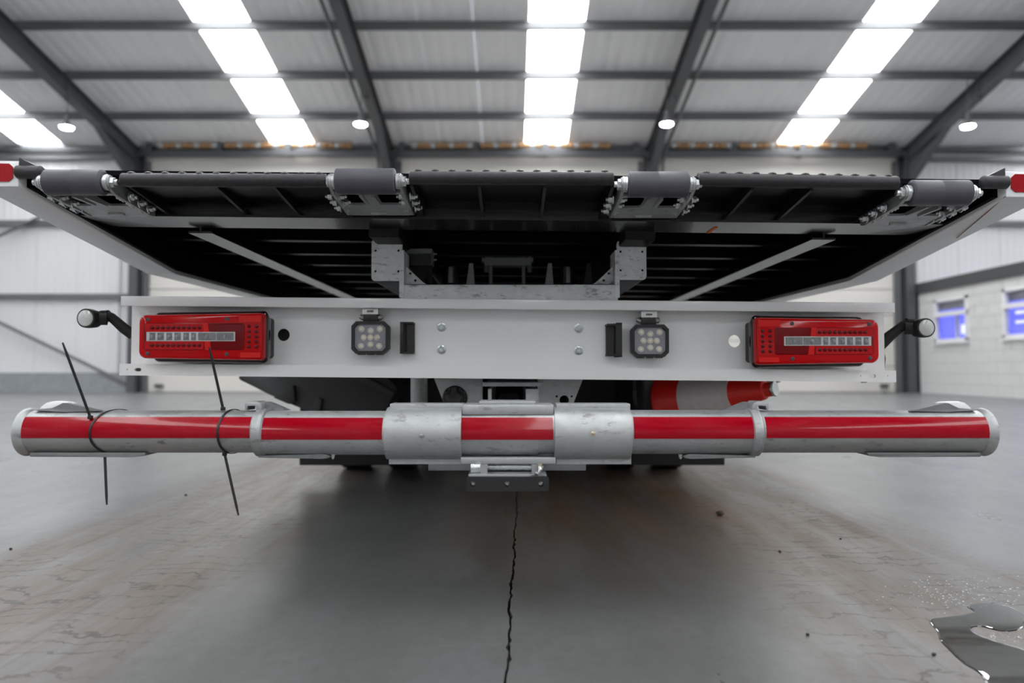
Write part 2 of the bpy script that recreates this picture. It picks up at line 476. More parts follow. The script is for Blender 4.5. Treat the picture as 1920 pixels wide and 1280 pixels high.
MB().box((-20.9, YW-.12, 0), (-9.0, YW+.02, .47)).build('plinth', 'plinth_grey', wb)
for (a, c) in (((240, 720), (-560, 336)), ((225, 336), (-575, 710))):
    MB().cyl(W(*a, YW-.14), W(*c, YW-.14), .04, 8).build('brace', 'purlin_steel', wb)
# ---- big sectional doors between the columns
for n, (xa, xb) in enumerate(zip(XS[1:4], XS[2:5])):
    xa += .16; xb -= .16
    zt = Z(305, YW)
    root = empty(f'door_{n+1}', ((xa+xb)/2, YW, 0)); tag(root, 'wide cream sectional overhead door in the back wall', kind='structure')
    nrow = 9; h = zt/nrow
    for i in range(nrow):
        MB().box((xa+.02, YW-.01, i*h+.012), (xb-.02, YW+.05, (i+1)*h-.004), .008, 1).build('door_panel', 'door_cream', root)
    for xx in (xa+.03, xb-.03):
        MB().box((xx-.05, YW-.1, 0), (xx+.05, YW-.02, zt)).build('guide_track', 'purlin_steel', root)
    MB().box((xa, YW-.02, zt-.01), (xb, YW+.06, EAVE)).build('lintel', 'door_cream', root)
    zh = Z(294, YW)
    MB().box((xa-.1, YW-.32, zh-.06), (xb+.1, YW-.2, zh+.06)).build('header_beam', 'steel_dark', root)
    zs = Z(279, YW)
    b = MB().cyl((xa+.05, YW-.26, zs), (xb-.05, YW-.26, zs), .025, 8); b.build('torsion_shaft', 'purlin_steel', root)
    for j, f0 in enumerate((.06, .34, .62)):
        x0 = xa+(xb-xa)*f0; x1 = x0+(xb-xa)*.25
        nseg = 10
        for i in range(nseg):
            u0 = x0+(x1-x0)*i/nseg; u1 = x0+(x1-x0)*(i+.86)/nseg
            MB().cyl((u0, YW-.26, zs), (u1, YW-.26, zs), .065, 10, .012).build('torsion_spring', 'spring_orange' if (i+j) % 3 else 'spring_pale', root)
    for f0 in (.02, .315, .6, .97):
        x0 = xa+(xb-xa)*f0
        MB().box((x0-.07, YW-.3, zh+.04), (x0+.07, YW-.05, zs+.05)).build('bearing_bracket', 'steel_dark', root)
    for xx in (xa+.35, xb-.35):
        MB().box((xx-.09, YW-.08, .12), (xx+.09, YW-.01, .2)).build('door_handle', 'steel_dark', root)

# ---- block-built office on the right
XO = 9.47
COUR = .23
wins = [(15.48, 16.66), (13.15, 14.33)]
Y0, Y1 = 11.9, YW-.35
wr = MB()
wr.plate([(Y0-.05, 0), (Y1, 0), (Y1, 2.3), (Y0-.05, 2.3)], [[(a, 1.15), (c, 1.15), (c, 2.07), (a, 2.07)] for a, c in wins], (XO+.012, 0, 0), (0, 1, 0), (0, 0, 1), .09)
wr = wr.build('wall_right', 'mortar_white'); tag(wr, 'white painted blockwork office wall with a dark capping band', kind='structure')
MB().box((XO, FRONT+.4, 0), (XO+.1, Y0-.05, 2.3)).build('plain_wall', 'block_white', wr)
for r in range(10):
    z0, z1 = r*COUR+.004, (r+1)*COUR-.004
    y = Y0-(.22 if r % 2 else 0)
    while y < Y1:
        segs = [(max(y, Y0), min(y+.444, Y1))]
        for a, c in wins:
            if 5 <= r < 9:
                ns = []
                for p, q in segs:
                    if q <= a or p >= c: ns.append((p, q))
                    else:
                        if p < a: ns.append((p, a))
                        if q > c: ns.append((c, q))
                segs = ns
        for p, q in segs:
            if q-p > .03:
                o = inst('block', 'block', 'block_white', (XO+.05, (p+q)/2, (z0+z1)/2), wr, maker=lambda b: b.box((-.05, -.5, -.5), (.05, .5, .5)), scale=(1, q-p-.006, z1-z0))
        y += .45
MB().box((XO-.05, FRONT+.4, 2.3), (XO+.16, Y1+.1, 2.54)).build('capping_band', 'cap_dark', wr)
MB().box((XO-.02, Y1-.02, 0), (XO+.12, Y1+.1, 2.3)).build('end_post', 'cap_dark', wr)
for n, (a, c) in enumerate(wins):
    root = empty(f'window_{n+1}', (XO, (a+c)/2, 1.15))
    tag(root, ['white framed office window nearest the corner, blue board with pale post behind', 'white framed office window cut by the picture edge, blue board with white strips'][n], kind='structure')
    b = MB()
    t = .06
    b.box((XO-.03, a-.02, 1.13), (XO+.06, c+.02, 1.15+t)); b.box((XO-.03, a-.02, 2.09-t), (XO+.06, c+.02, 2.09))
    b.box((XO-.03, a-.02, 1.15), (XO+.06, a+t, 2.09)); b.box((XO-.03, c-t, 1.15), (XO+.06, c+.02, 2.09))
    b.box((XO-.05, a-.02, 1.70), (XO+.06, c+.02, 1.80))
    b.build('frame', 'upvc', root)
    MB().box((XO-.06, a-.06, 1.10), (XO+.02, c+.06, 1.135)).build('window_sill', 'upvc', root)
    for z0, z1 in ((1.2, 1.71), (1.79, 2.04)):
        MB().box((XO+.02, a+t-.01, z0), (XO+.026, c-t+.01, z1)).build('pane', 'window_glass', root)
    MB().box((XO+.14, a-.1, 1.15), (XO+.16, c+.2, 1.86)).build('blue_board', 'board_blue_glow', root)
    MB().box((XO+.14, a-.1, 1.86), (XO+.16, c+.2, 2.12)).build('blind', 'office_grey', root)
    if n == 0:
        MB().box((XO+.11, a+.52, 1.15), (XO+.138, a+.62, 1.78)).build('post', 'upvc', root)
        MB().box((XO+.12, a+.30, 1.30), (XO+.138, a+.44, 1.50)).build('notice', 'board_white_glow', root)
    else:
        for z0, z1, w in ((1.60, 1.66, .9), (1.42, 1.47, .7)):
            for k in range(4):
                ya = c-.12-w*(k+1)/4
                MB().box((XO+.125, ya+.02, z0), (XO+.138, ya+w/4-.01, z1)).build('sign_strip', 'board_white_glow', root)
# ---- remaining shell
for nm, lo, hi in (('wall_left', (-21.2, FRONT, 0), (-21, YW+.1, EAVE)), ('wall_far_right', (21, FRONT, 0), (21.2, YW+.1, EAVE)), ('wall_front', (-21, FRONT-.3, 0), (21, FRONT-.1, EAVE+.05))):
    b = MB().box(lo, hi)
    if nm != 'wall_front':
        x0 = lo[0]; b.prism([(x0, FRONT, EAVE), (x0, YW, EAVE), (x0, RIDGE, roofz(RIDGE))], (.2, 0, 0))
    tag(b.build(nm, 'clad_white'), 'white metal clad hall wall', kind='structure')

# ---- pendant lamps
lamp_lab = ['round white hanging lamp at far left beside a skylight strip', 'round hanging lamp left of the centre, against the left middle rafter',
            'round hanging lamp right of the centre, against the right middle rafter', 'round white hanging lamp at far right under the right rafter']
for i, (px, py) in enumerate(((125, 239), (676, 233), (1250, 233), (1815, 237))):
    Yl = 14.65
    p = W(px, py, Yl)
    root = empty('pendant_lamp', p); tag(root, lamp_lab[i], 'lamp', 'hanging hall lamps')
    MB().lathe(p, (0, 0, 1), [(.004, .125), (.03, .13), (.055, .10), (.07, .06), (.13, .05), (.15, .02)], 24).build('housing', 'purlin_steel', root)
    MB().lathe(p-Vector((0, 0, .022)), (0, 0, 1), [(0, .085), (.012, .112), (.026, .118)], 24).build('lens', 'lamp_lens', root)
    top = roofz(Yl)-.17
    MB().tube([p+Vector((0, 0, .14)), p+Vector((.01, 0, .45)), Vector((p.x+.01, Yl, top))], .010, 6).build('cable', 'steel_dark', root)
    MB().lathe(p+Vector((0, 0, .15)), (0, 0, 1), [(0, .012), (.02, .03), (.1, .03), (.14, .012)], 10).build('hook', 'purlin_steel', root)
# ---- conduits along two rafters
for x, lab in ((-3.14, 'thin grey conduit pipe beside the left middle rafter'), (3.54, 'thin grey conduit pipe beside the right middle rafter')):
    b = MB().tube([(x, YW-.32, 5.0), (x, YW-.35, roofz(YW)-.42), (x, YW-.7, roofz(YW-.7)-.40), (x, 8, roofz(8)-.40), (x, RIDGE, roofz(RIDGE)-.4)], .035, 8)
    tag(b.build('conduit_pipe', 'purlin_steel'), lab, 'pipe', 'roof conduits')

# ================================================================== THE RECOVERY TRUCK
TR = empty('recovery_truck', (0, 4.2, 0))
tag(TR, 'white recovery truck seen from behind with a black slide bed and red tail lights', 'truck')
YT = 1.80                                   # axis of the tail rollers
def part(b, name, mat, parent=TR, tilt=None): return b.build(name, mat, parent, tilt=tilt)

# ---- slide bed
BT = (0, .0105)                             # the bed leans a little to the right
za = Z(341.5, YT)                           # roller axis height at the centre
zdeck = za+.012
part(MB().box((-1.2, 1.82, zdeck), (1.2, 7.3, zdeck+.012)), 'deck_plate', 'black_rough', tilt=BT)
# side rails: tapered tail, level after the kink
zk = Z(508, 2.65)-.0225; zt_ = Z(347, 1.83)-.026
for s in (-1, 1):
    top = zdeck+.028
    prof = [(1.80, zt_+.002), (2.65, zk), (7.3, zk+.035), (7.3, top), (1.80, top)]
    b = MB()
    b.prism([(s*1.2, y, z) for y, z in prof], (s*.10, 0, 0), .004)
    rail = part(b, 'side_rail', 'rail_white', tilt=BT)
    zc = (zt_+top)/2+.003
    oct_ = [(-.038, -.013), (-.028, -.022), (.05, -.022), (.05, .022), (-.028, .022), (-.038, .013)]
    b = MB().prism([(s*(1.25+a), 1.7985, zc+c) for a, c in oct_], (0, -.0015, 0))
    tag(part(b, 'reflector', 'reflector_red', rail, tilt=BT), 'red reflective octagon on the rail end')
    # black inner web of the rail and end stub
    part(MB().prism([(s*1.187, y, z) for y, z in ((1.83, zt_+.008), (2.65, zk+.012), (7.3, zk+.045), (7.3, zdeck), (1.83, zdeck))], (s*.0125, 0, 0)), 'rail_web', 'black_rough', tilt=BT)
    b = MB().cyl((s*1.205, YT, za+.012), (s*1.142, YT, za+.012), .016, 16, .003)
    b.prism([(s*1.2, YT, zdeck+.036), (s*1.2, YT, zdeck+.012), (s*1.15, YT, zdeck+.012)], (0, .12, 0))
    part(b, 'stub_bar', 'nose_black', tilt=BT)
    if s > 0:
        part(MB().tube([(1.2, 1.802, zt_+.004), (1.225, 1.92, zt_-.0145), (1.25, 2.03, zt_-.0285), (1.27, 2.12, zt_-.0405)], .0012, 5), 'rust_run', 'rail_rust', rail, tilt=BT)
# nose bars with studded tread plates
def studs(b, x0, x1, y0, z, nx, ny, dx):
    for j in range(ny):
        for i in range(nx):
            x = x0+dx*(i+.5)+(dx*.5 if j % 2 else 0)
            if x > x1-.01: continue
            b.lathe((x, y0+j*.035, z), (0, 0, 1), [(0, .011), (.0025, .010), (.0045, .006)], 8)
for x0, x1, z in ((X(229, YT, 330), X(613, YT, 330), 335), (X(768, YT, 330), X(1150, YT, 330), 334), (X(1309, YT, 330), X(1682, YT, 330), 343)):
    zc = Z(z, YT)+BT[1]*(x0+x1)/2*.55
    tl = ((x0+x1)/2, .0035 if x0 < -.5 else (.017 if x0 > .3 else .004))
    part(MB().cyl((x0, YT, zc), (x1, YT, zc), .0165, 20, .002), 'nose_bar', 'nose_black', tilt=tl)
    b = MB().box((x0, YT, zc+.010), (x1, 2.1, zc+.0165)); n = int((x1-x0)/.04)
    studs(b, x0, x1, YT+.004, zc+.0165, n, 4, (x1-x0)/n)
    part(b, 'tread_plate', 'nose_black', tilt=tl)
    part(MB().prism([(x0, YT+.01, zc-.004), (x0, 2.05, zc-.004), (x0, 2.05, zc+.008), (x0, YT+.01, zc+.008)], (x1-x0, 0, 0)), 'tail_plate', 'black_paint', tilt=tl)
# gussets
zcr = Z(411, 2.04)
for ax in (.08, .245, .44, .585, .73, .945, 1.13):
    for s in (-1, 1):
        x = s*ax
        b = MB().prism([(x-.004, YT, za+.008), (x-.004, YT+.005, za-.012), (x-.004, 2.06, zcr), (x-.004, 2.06, za+.008)], (.008, 0, 0))
        part(b, 'gusset', 'black_paint', tilt=BT)
# tail cross member
b = MB().box((-1.19, 2.04, zcr), (1.19, 2.05, zdeck)).box((-1.18, 2.03, zcr-.004), (1.18, 2.19, zcr+.003)).box((-1.19, 2.18, zcr), (1.19, 2.19, zdeck))
b.box((-1.19, 2.0, zcr+.012), (1.19, 2.04, zcr+.018))
cm = part(b, 'tail_cross_member', 'black_satin', tilt=BT)
part(MB().box((X(1333, 2.15), 2.10, zcr-.0055), (X(1340, 2.15), 2.187, zcr-.004)), 'orange_mark', 'orange_mark', cm, tilt=BT)
# bed cross members and runners
y = 2.53
while y < 7:
    zb = zdeck-.035
    part(MB().box((-1.185, y, zb), (1.185, y+.04, zb+.005)).box((-1.185, y+.034, zb), (1.185, y+.04, zdeck)), 'cross_member', 'black_paint', tilt=BT)
    y += .3
for s in (-1, 1):
    part(MB().box((s*.92-.035, 2.19, zdeck-.075), (s*.92+.035, 7.2, zdeck-.069)).box((s*.92-.003, 2.19, zdeck-.07), (s*.92+.003, 7.2, zdeck)), 'outer_runner', 'black_satin', tilt=BT)
    part(MB().box((s*.375-.045, 2.17, zdeck-.085), (s*.375+.045, 7.2, zdeck), .006), 'main_runner', 'black_paint', tilt=BT)
# rollers with brackets
for rx0, rx1, py in ((88, 205, 342), (630, 742, 340), (1177, 1290, 346), (1697, 1815, 362)):
    x0, x1 = X(rx0, YT, py), X(rx1, YT, py)
    if x0 < -.8: x1 -= .012
    if x0 > .8: x0 += .012
    z = Z(py, YT); r = .0312; xc = (x0+x1)/2
    ro = part(MB().lathe((x0, YT, z), (1, 0, 0), [(0, r-.009), (.0006, r-.003), (.003, r), ((x1-x0)*.48, r), ((x1-x0)*.49, r-.0004), ((x1-x0)*.5, r), (x1-x0-.003, r), (x1-x0-.0006, r-.003), (x1-x0, r-.009)], 40), 'roller', 'roller_plastic')
    for s, xe in ((-1, x0), (1, x1)):
        part(MB().cyl((xe, YT, z), (xe+s*.010, YT, z), .019, 24, .002), 'washer', 'zinc', ro)
        inst('axle_nut', 'axle_nut', 'zinc', (xe+s*.009, YT, z), ro, (s, 0, 0), hexbolt(.0135, .017, .5))
    br = empty('roller_bracket', (xc, YT+.1, z-.02), TR)
    for s, xe in ((-1, x0-.013), (1, x1+.013)):
        eye = [(.017*math.cos(math.radians(a)), .017*math.sin(math.radians(a))) for a in range(70, 271, 20)]
        out = eye+[(.03, -.026), (.205, -.040), (.225, -.036), (.225, -.012), (.05, .006)]
        b = MB().prism([(xe-.004, YT+a, z+c) for a, c in out], (.008, 0, 0))
        part(b, 'cheek', 'galv', br)
        tx = xe+s*.014
        for k in range(3):
            for ss in (1, -1):
                inst('bolt', 'bk_bolt', 'zinc', (xe+s*ss*(.012 if ss > 0 else .004), YT+.075+.048*k, z-.019-.004*k), br, (s*ss, 0, 0), hexbolt(.0088, .013, .5))
    L = x1-x0+.026
    sl = Vector((0, .19, -.016)).normalized()
    b = MB().plate([(-L/2, 0), (L/2, 0), (L/2, .185), (L/2-.01, .195), (-L/2+.01, .195), (-L/2, .185)],
                   [rrect(-L/2+.006, .016, -.022, .100, .012), rrect(.018, .016, L/2-.006, .100, .006)], (xc, YT+.022, z-.022), (1, 0, 0), sl, .006)
    b.box((xc-.021, YT+.02, z-.032), (xc-.013, YT+.115, z-.022)); b.box((xc+.009, YT+.02, z-.034), (xc+.017, YT+.115, z-.024))
    part(b, 'bracket_plate', 'galv', br)
    part(MB().box((xc-.024, YT+.187, z-.041), (xc+.020, YT+.197, z-.034), .002), 'weld', 'galv', br)

# ---- galvanised subframe behind the beam
YS = 2.30
for s, (xa, xb, ya, yb) in ((-1, (697, 755, 449, 527)), (1, (1156, 1211, 451, 525))):
    p0 = W(xa, yb, YS); p1 = W(xb, ya, YS)
    b = MB(); out = rrect(p0.x, p0.z, p1.x, p1.z, .012)
    hs = [circ(px_, pz_, .004, 8) for px_ in (p0.x+.012, p1.x-.012) for pz_ in (p0.z+.03, p1.z-.035)]
    b.plate(out, hs, (0, YS, 0), (1, 0, 0), (0, 0, 1), .006)
    bo = part(b, 'box_end', 'galv_lightened')
    b = MB().loft([[(q[0], yy, q[1]) for q in rrect(p0.x+.002, p0.z+.002, p1.x-.002, p1.z-.002, .012)] for yy in (YS+.003, 4.6)])
    part(b, 'subframe_box', 'black_paint')
    xi = p1.x if s < 0 else p0.x
    xo = p0.x if s < 0 else p1.x
    zl = Z(558, YS)
    part(MB().box((xi-.008 if s < 0 else xi-.006, YS-.012, zl), (xi+.006 if s < 0 else xi+.008, YS+.1, Z(470, YS))), 'side_plate', 'galv_lightened')
    part(MB().prism([(xi, YS+.01, p0.z), (xo-s*.01, YS+.01, p0.z), (xi, YS+.01, zl+.01)], (0, .3, 0)), 'lower_web', 'steel_dark')
    a0 = -s
    tri = [(0, 0), (a0*.062, 0), (a0*.05, .008), (0, .055)]
    b = MB().plate(tri if a0 > 0 else tri[::-1], [circ(a0*.012, .034, .0045, 10), circ(a0*.028, .012, .0045, 10)], (xi+a0*.006, YS+.05, Z(533, YS+.05)), (1, 0, 0), (0, 0, 1), .006)
    part(b, 'corner_gusset', 'galv_lightened')
pl0, pl1 = W(752, 557, YS), W(1158, 534, YS)
part(MB().box((pl0.x, YS-.01, pl0.z-.02), (pl1.x, YS, pl1.z), .003), 'cross_plate', 'galv_lightened')
part(MB().box((pl0.x, YS, pl1.z-.012), (pl1.x, YS+.09, pl1.z-.002), .002), 'cross_shelf', 'steel_dark')
# odds and ends on the shelf
b = MB().box(W(763, 497, 2.42), W(811, 475, 2.46)); p = W(787, 475, 2.42)
sb = part(b, 'sensor_box', 'black_plastic')
part(MB().box(W(759, 475, 2.405), W(813, 472, 2.47)).box(W(810, 497, 2.405), W(813, 473, 2.47)), 'sensor_cover', 'galv_dull', sb)
for py in (476, 487): inst('bolt', 'sm_bolt', 'zinc', W(813, py, 2.41), sb, (1, 0, 0), hexbolt(.003, .008))
part(MB().prism([W(776, 533, 2.45), W(803, 533, 2.45), W(811, 495, 2.45), W(770, 495, 2.45)], (0, .01, 0)), 'sensor_bracket', 'black_paint')
for px_ in (845, 1065):
    c = W(px_, 533, 2.55); t = W(px_, 500, 2.55)
    part(MB().cyl(c, (c.x, c.y, t.z), .027, 24, .003), 'ram_cylinder', 'black_satin')
for px_ in (882, 1030, 1103, 802):
    p = W(px_, 533, 2.45)
    part(MB().prism([(p.x-.014, p.y, p.z), (p.x+.014, p.y, p.z), (p.x+.008, p.y, p.z+.07), (p.x-.004, p.y, p.z+.07)], (0, .03, 0)), 'lug', 'galv_dull' if px_ in (882, 1030) else 'black_paint')
b = MB().box(W(903, 490, 2.6), W(999, 486, 2.64)).box(W(908, 497, 2.6), W(995, 492, 2.64))
for px_ in (920, 982): b.cyl(W(px_, 533, 2.62), W(px_, 482, 2.62), .007, 10)
for px_ in (912, 993): b.cyl(W(px_, 510, 2.61), W(px_, 481, 2.61), .009, 10, r2=.006)
part(b, 'latch_frame', 'galv_dull')

# ---- rear beam: white channel
YB = 2.25; BB = (0, .0089)
bx0, bx1 = -1.183, 1.157
zt1, zt0 = Z(561, YB), Z(579.5, YB); zb1, zb0 = Z(688, YB), Z(710, YB)
b = MB()
b.box((bx0, YB, zt0), (bx1, YB+.008, zt1), .002); b.box((bx0, YB+.004, zt1-.008), (bx1, YB+.075, zt1))
sl0 = (X(258, YB), (zb0+zb1)/2); sl1 = (X(1636, YB), (zb0+zb1)/2+.0005)
def slot(c): return rrect(c[0]-.010, c[1]-.005, c[0]+.010, c[1]+.005, .0048)
b.plate([(bx0, zb0), (bx1, zb0), (bx1, zb1), (bx0, zb1)], [slot(sl0), slot(sl1), circ(X(238, YB), sl0[1], .0022, 8), circ(X(1614, YB), sl1[1], .0022, 8), circ(X(1665, YB), sl1[1], .0022, 8)],
        (0, YB+.008, 0), (1, 0, 0), (0, 0, 1), .007)
b.box((bx0, YB+.006, zb1-.008), (bx1, YB+.075, zb1)); 
h0 = (X(531, 2.32), Z(633-4, 2.32)-.004); h1 = (X(1378, 2.32), Z(640-2, 2.32)+.004)
b.plate([(bx0, zb1-.006), (bx1, zb1-.006), (bx1, zt1-.002), (bx0, zt1-.002)], [circ(*h0, .0192, 28), circ(*h1, .0192, 28)], (0, 2.325, 0), (1, 0, 0), (0, 0, 1), .006)
beam = part(b, 'rear_beam', 'white_paint', tilt=BB)
for px_, py in ((828, 613), (828, 655), (1085, 615), (1085, 657)):
    p = W(px_, py, 2.319); inst('bolt', 'beam_bolt', 'bolt_blue', p, beam, (0, -1, 0), hexbolt(.0098, .012, .3))
part(MB().cyl((X(1628, YB), YB+.03, zb0-.012), (X(1628, YB), YB+.03, zb0+.01), .009, 8), 'rubber_plug', 'black_plastic', beam)
part(MB().tube([W(1655, 655, 2.33), W(1659, 672, 2.33), W(1657, 690, 2.33)], .003, 6), 'lamp_cable', 'black_plastic', beam)

part(MB().box((h0[0]-.06, 2.37, h0[1]-.06), (h0[0]+.06, 2.42, h0[1]+.06), .004), 'hole_backing', 'black_plastic')  # black box added behind the left hole to make it dark
# ---- tail lights
def led_mk(b): b.lathe((0, 0, 0), (0, 0, 1), [(0, .0058), (.002, .0056), (.0028, .004)], 8)
def tail_light(s, xin, xout, zc):
    L = abs(xout-xin); d = 1 if xout > xin else -1
    def P2(u, v): return (xin+d*u, zc+v)
    def outline(u0, u1, h0, h1, r0, r1):
        pts = []
        for cx, cy, r, a0 in ((u1-r1, h1-r1, r1, 0), (u0+r0, h0-r0, r0, 90), (u0+r0, -h0+r0, r0, 180), (u1-r1, -h1+r1, r1, 270)):
            for i in range(7):
                a = math.radians(a0+15*i); pts.append((cx+r*math.cos(a), cy+r*math.sin(a)))
        return pts
    def solid(name, mat, parent, o2, yf, yb, taper=0, rnd=.008):
        cx = sum(p[0] for p in o2)/len(o2)
        def ring(y, k):
            return [(P2(cx+(u-cx)*(1-k/ (L/2)), v*(1-k/.076))[0], y, P2(u, v*(1-k/.076))[1]) for u, v in o2]
        b = MB().loft([ring(yb, taper), ring(yf+rnd, 0), ring(yf+rnd*.3, rnd*.35), ring(yf, rnd)])
        return b.build(name, mat, parent)
    body = solid('tail_light', 'housing_dark', TR, outline(.010, L-.03, .0785, .0745, .016, .02), 2.222, 2.318, .018)
    solid('backing', 'black_plastic', body, outline(.020, .08, .062, .062, .01, .01), 2.262, 2.318, 0, .004)
    solid('lens', 'lens_red', body, outline(.014, L, .070, .0645, .012, .022), 2.196, 2.25, 0, .009)
    f = 2.1955
    solid('inner_panel', 'lens_red_deep', body, outline(.068, L-.018, .040, .040, .008, .008), f-.0012, f+.004, 0, .001)
    def rect(name, mat, u0, u1, v0, v1, dy=.002, y=f):
        pts = [(P2(u, v)[0], y, P2(u, v)[1]) for u, v in ((u0, v0), (u1, v0), (u1, v1), (u0, v1))]
        return MB().prism(pts, (0, -dy, 0)).build(name, mat, body)
    # bright facets by the inner edge and the diagonal bar
    rect('lens_facet', 'lens_red_bright', .020, .085, .043, .062, .0012)
    rect('lens_facet', 'lens_red_bright', .020, .080, -.062, -.047, .0012)
    pts = [(.165, -.040), (.183, -.040), (.190, .040), (.176, .040)]
    MB().prism([(P2(u, v)[0], f-.001, P2(u, v)[1]) for u, v in pts], (0, -.0015, 0)).build('lens_rib', 'lens_red_bright', body)
    rect('led_field', 'lens_red', .188, L-.022, .014, .038, .0016); rect('led_field', 'lens_red', .188, L-.022, -.038, -.014, .0016)
    # clear strip of cells
    u0, u1 = .098, L-.030
    rect('clear_strip', 'clear_plastic', u0-.003, u1+.003, -.0135, .0135, .003)
    cuts = [u0, u0+.052, u0+.106, u0+.155, u0+.205, u1]
    for a, c in zip(cuts, cuts[1:]):
        g = .006 if abs(a-(u0+.106)) < 1e-6 else .0012
        rect('clear_cell', 'chrome_cell', a+g, c-.0012, -.0112, .0112, .0042)
        m = (a+c)/2
        for k in ((.5,) if a < u0+.1 else (.25, .72)):
            uu = a+(c-a)*k
            p = P2(uu, 0); inst('bulb', 'bulb', 'work_face', (p[0], f-.0042, p[1]), body, (0, -1, 0), lambda b: b.lathe((0, 0, 0), (0, 0, 1), [(0, .006), (.003, .005), (.004, .002)], 12))
            if a >= u0+.1: rect('cell_divider', 'clear_plastic', uu+.007, uu+.013, -.0108, .0108, .0048)
    for row in (.026, -.026):
        for k in range(10):
            p = P2(.200+k*(L-.240)/9.2, row); inst('led', 'led', 'led_dark', (p[0], f-.0016, p[1]), body, (0, -1, 0), led_mk)
    for i in range(2):
        for k in range(5):
            p = P2(.033+.022*i, -.03+.015*k); inst('led', 'led', 'led_dark', (p[0], f+.0005, p[1]), body, (0, -1, 0), led_mk)
    for u, v in ((.120, .052), (.120, -.052), (L-.03, .050), (L-.03, -.050)):
        p = P2(u, v); inst('screw', 'lens_screw', 'steel_dark', (p[0], f+.0005, p[1]), body, (0, -1, 0), lambda b: b.lathe((0, 0, 0), (0, 0, 1), [(0, .006), (.002, .0055), (.003, .003), (.0015, .002)], 12))
    return body
YL = 2.205
tl_ = tail_light(-1, X(503, YL), X(260, YL), Z(631, YL)); tag(tl_, 'red rear lamp cluster beside the round black hole')
tr_ = tail_light(1, X(1408, YL), X(1648, YL), Z(639.5, YL)); tag(tr_, 'red rear lamp cluster beside the open round hole')

# ---- square work lights, plate lamps
for cx, cy in ((693.5, 632.5), (1219.5, 638.5)):
    Yf = 2.262; c = W(cx, cy, Yf); hw, hh = .0565, .0495
    def octo(w, h, k): return [(w-k, h), (w, h-k), (w, -h+k), (w-k, -h), (-w+k, -h), (-w, -h+k), (-w, h-k), (-w+k, h)]
    b = MB()
    b.plate(octo(hw, hh, .014)[::-1], [octo(hw-.009, hh-.009, .010)], (c.x, Yf+.022, c.z), (1, 0, 0), (0, 0, 1), .022)
    b.prism([(c.x+a, Yf+.02, c.z+d) for a, d in octo(hw-.002, hh-.002, .014)], (0, .03, 0))
    for k in range(5): b.box((c.x-.045+.022*k, Yf+.05, c.z-.04), (c.x-.04+.022*k, Yf+.062, c.z+.04))
    for xx in (-.028, .0, .028): b.box((c.x+xx-.01, Yf+.002, c.z-hh-.003), (c.x+xx+.01, Yf+.03, c.z-hh+.004))
    wl = part(b, 'work_light', 'black_plastic')
    part(MB().prism([(c.x+a, Yf+.008, c.z+d) for a, d in octo(hw-.009, hh-.009, .012)], (0, .012, 0)), 'face', 'work_face', wl)
    for i, (a, d) in enumerate(((-.027, .026), (.001, .021), (.029, .026), (-.020, 0), (.0005, 0), (.0205, 0), (-.028, -.026), (.0005, -.021), (.027, -.026))):
        p = (c.x+a, Yf+.0085, c.z+d)
        ld = inst('led', 'work_led', 'led_lens', p, wl, (0, -1, 0), lambda b: b.lathe((0, 0, 0), (0, 0, 1), [(0, .0098), (.003, .0096), (.0055, .0065), (.0058, .004), (.004, .0035)], 16))
        p2 = (c.x+a, Yf+.0035, c.z+d)
        inst('led_core', 'work_core', 'led_core', p2, wl, (0, -1, 0), lambda b: b.lathe((0, 0, 0), (0, 0, 1), [(0, .0042), (.0015, .003)], 10))
    part(MB().box((c.x-.024, Yf+.012, c.z+hh-.002), (c.x+.021, Yf+.040, c.z+hh+.026), .004), 'knuckle', 'black_plastic', wl)
    part(MB().cyl((c.x-.038, Yf+.026, c.z+hh+.014), (c.x+.035, Yf+.026, c.z+hh+.014), .006, 10, .002).cyl((c.x-.033, Yf+.026, c.z+hh+.014), (c.x-.024, Yf+.026, c.z+hh+.014), .009, 6).cyl((c.x+.021, Yf+.026, c.z+hh+.014), (c.x+.031, Yf+.026, c.z+hh+.014), .009, 6), 'hinge_bolt', 'steel', wl)
    b = MB().plate([(-.024, 0), (.024, 0), (.024, .018), (-.024, .018)], [rrect(-.010, .006, .010, .012, .0028)], (c.x-.0015, Yf+.014, c.z+hh+.022), (1, 0, 0), (0, 0, 1), .003)
    b.box((c.x-.0255, Yf+.012, c.z+hh+.038), (c.x+.0225, Yf+.05, c.z+hh+.041))
    part(b, 'mount_clip', 'steel', wl)
for cx, cy, s in ((762.5, 633, 1), (1151, 637, -1)):
    p = W(cx, cy, 2.28); hw, hh = .0205, .0485
    b = MB().box((p.x-s*hw, 2.275, p.z-hh), (p.x-s*hw*.45, 2.318, p.z+hh), .004)
    b.prism([(p.x-s*hw*.5, 2.275, p.z-hh+.001), (p.x-s*hw*.5, 2.318, p.z-hh+.001), (p.x+s*hw, 2.318, p.z-hh+.001), (p.x+s*hw, 2.306, p.z-hh+.001), (p.x-s*hw*.1, 2.300, p.z-hh+.001)], (0, 0, 2*hh-.002))
    b.box((p.x-s*hw, 2.277, p.z+hh-.005), (p.x+s*hw, 2.318, p.z+hh), .001); b.box((p.x-s*hw, 2.277, p.z-hh), (p.x+s*hw, 2.318, p.z-hh+.005), .001)
    plt = part(b, 'plate_lamp', 'black_plastic')
    part(MB().box((p.x-s*hw*.4, 2.295, p.z-hh*.8), (p.x-s*hw*.3, 2.312, p.z+hh*.8)), 'lamp_window', 'black_satin', plt)

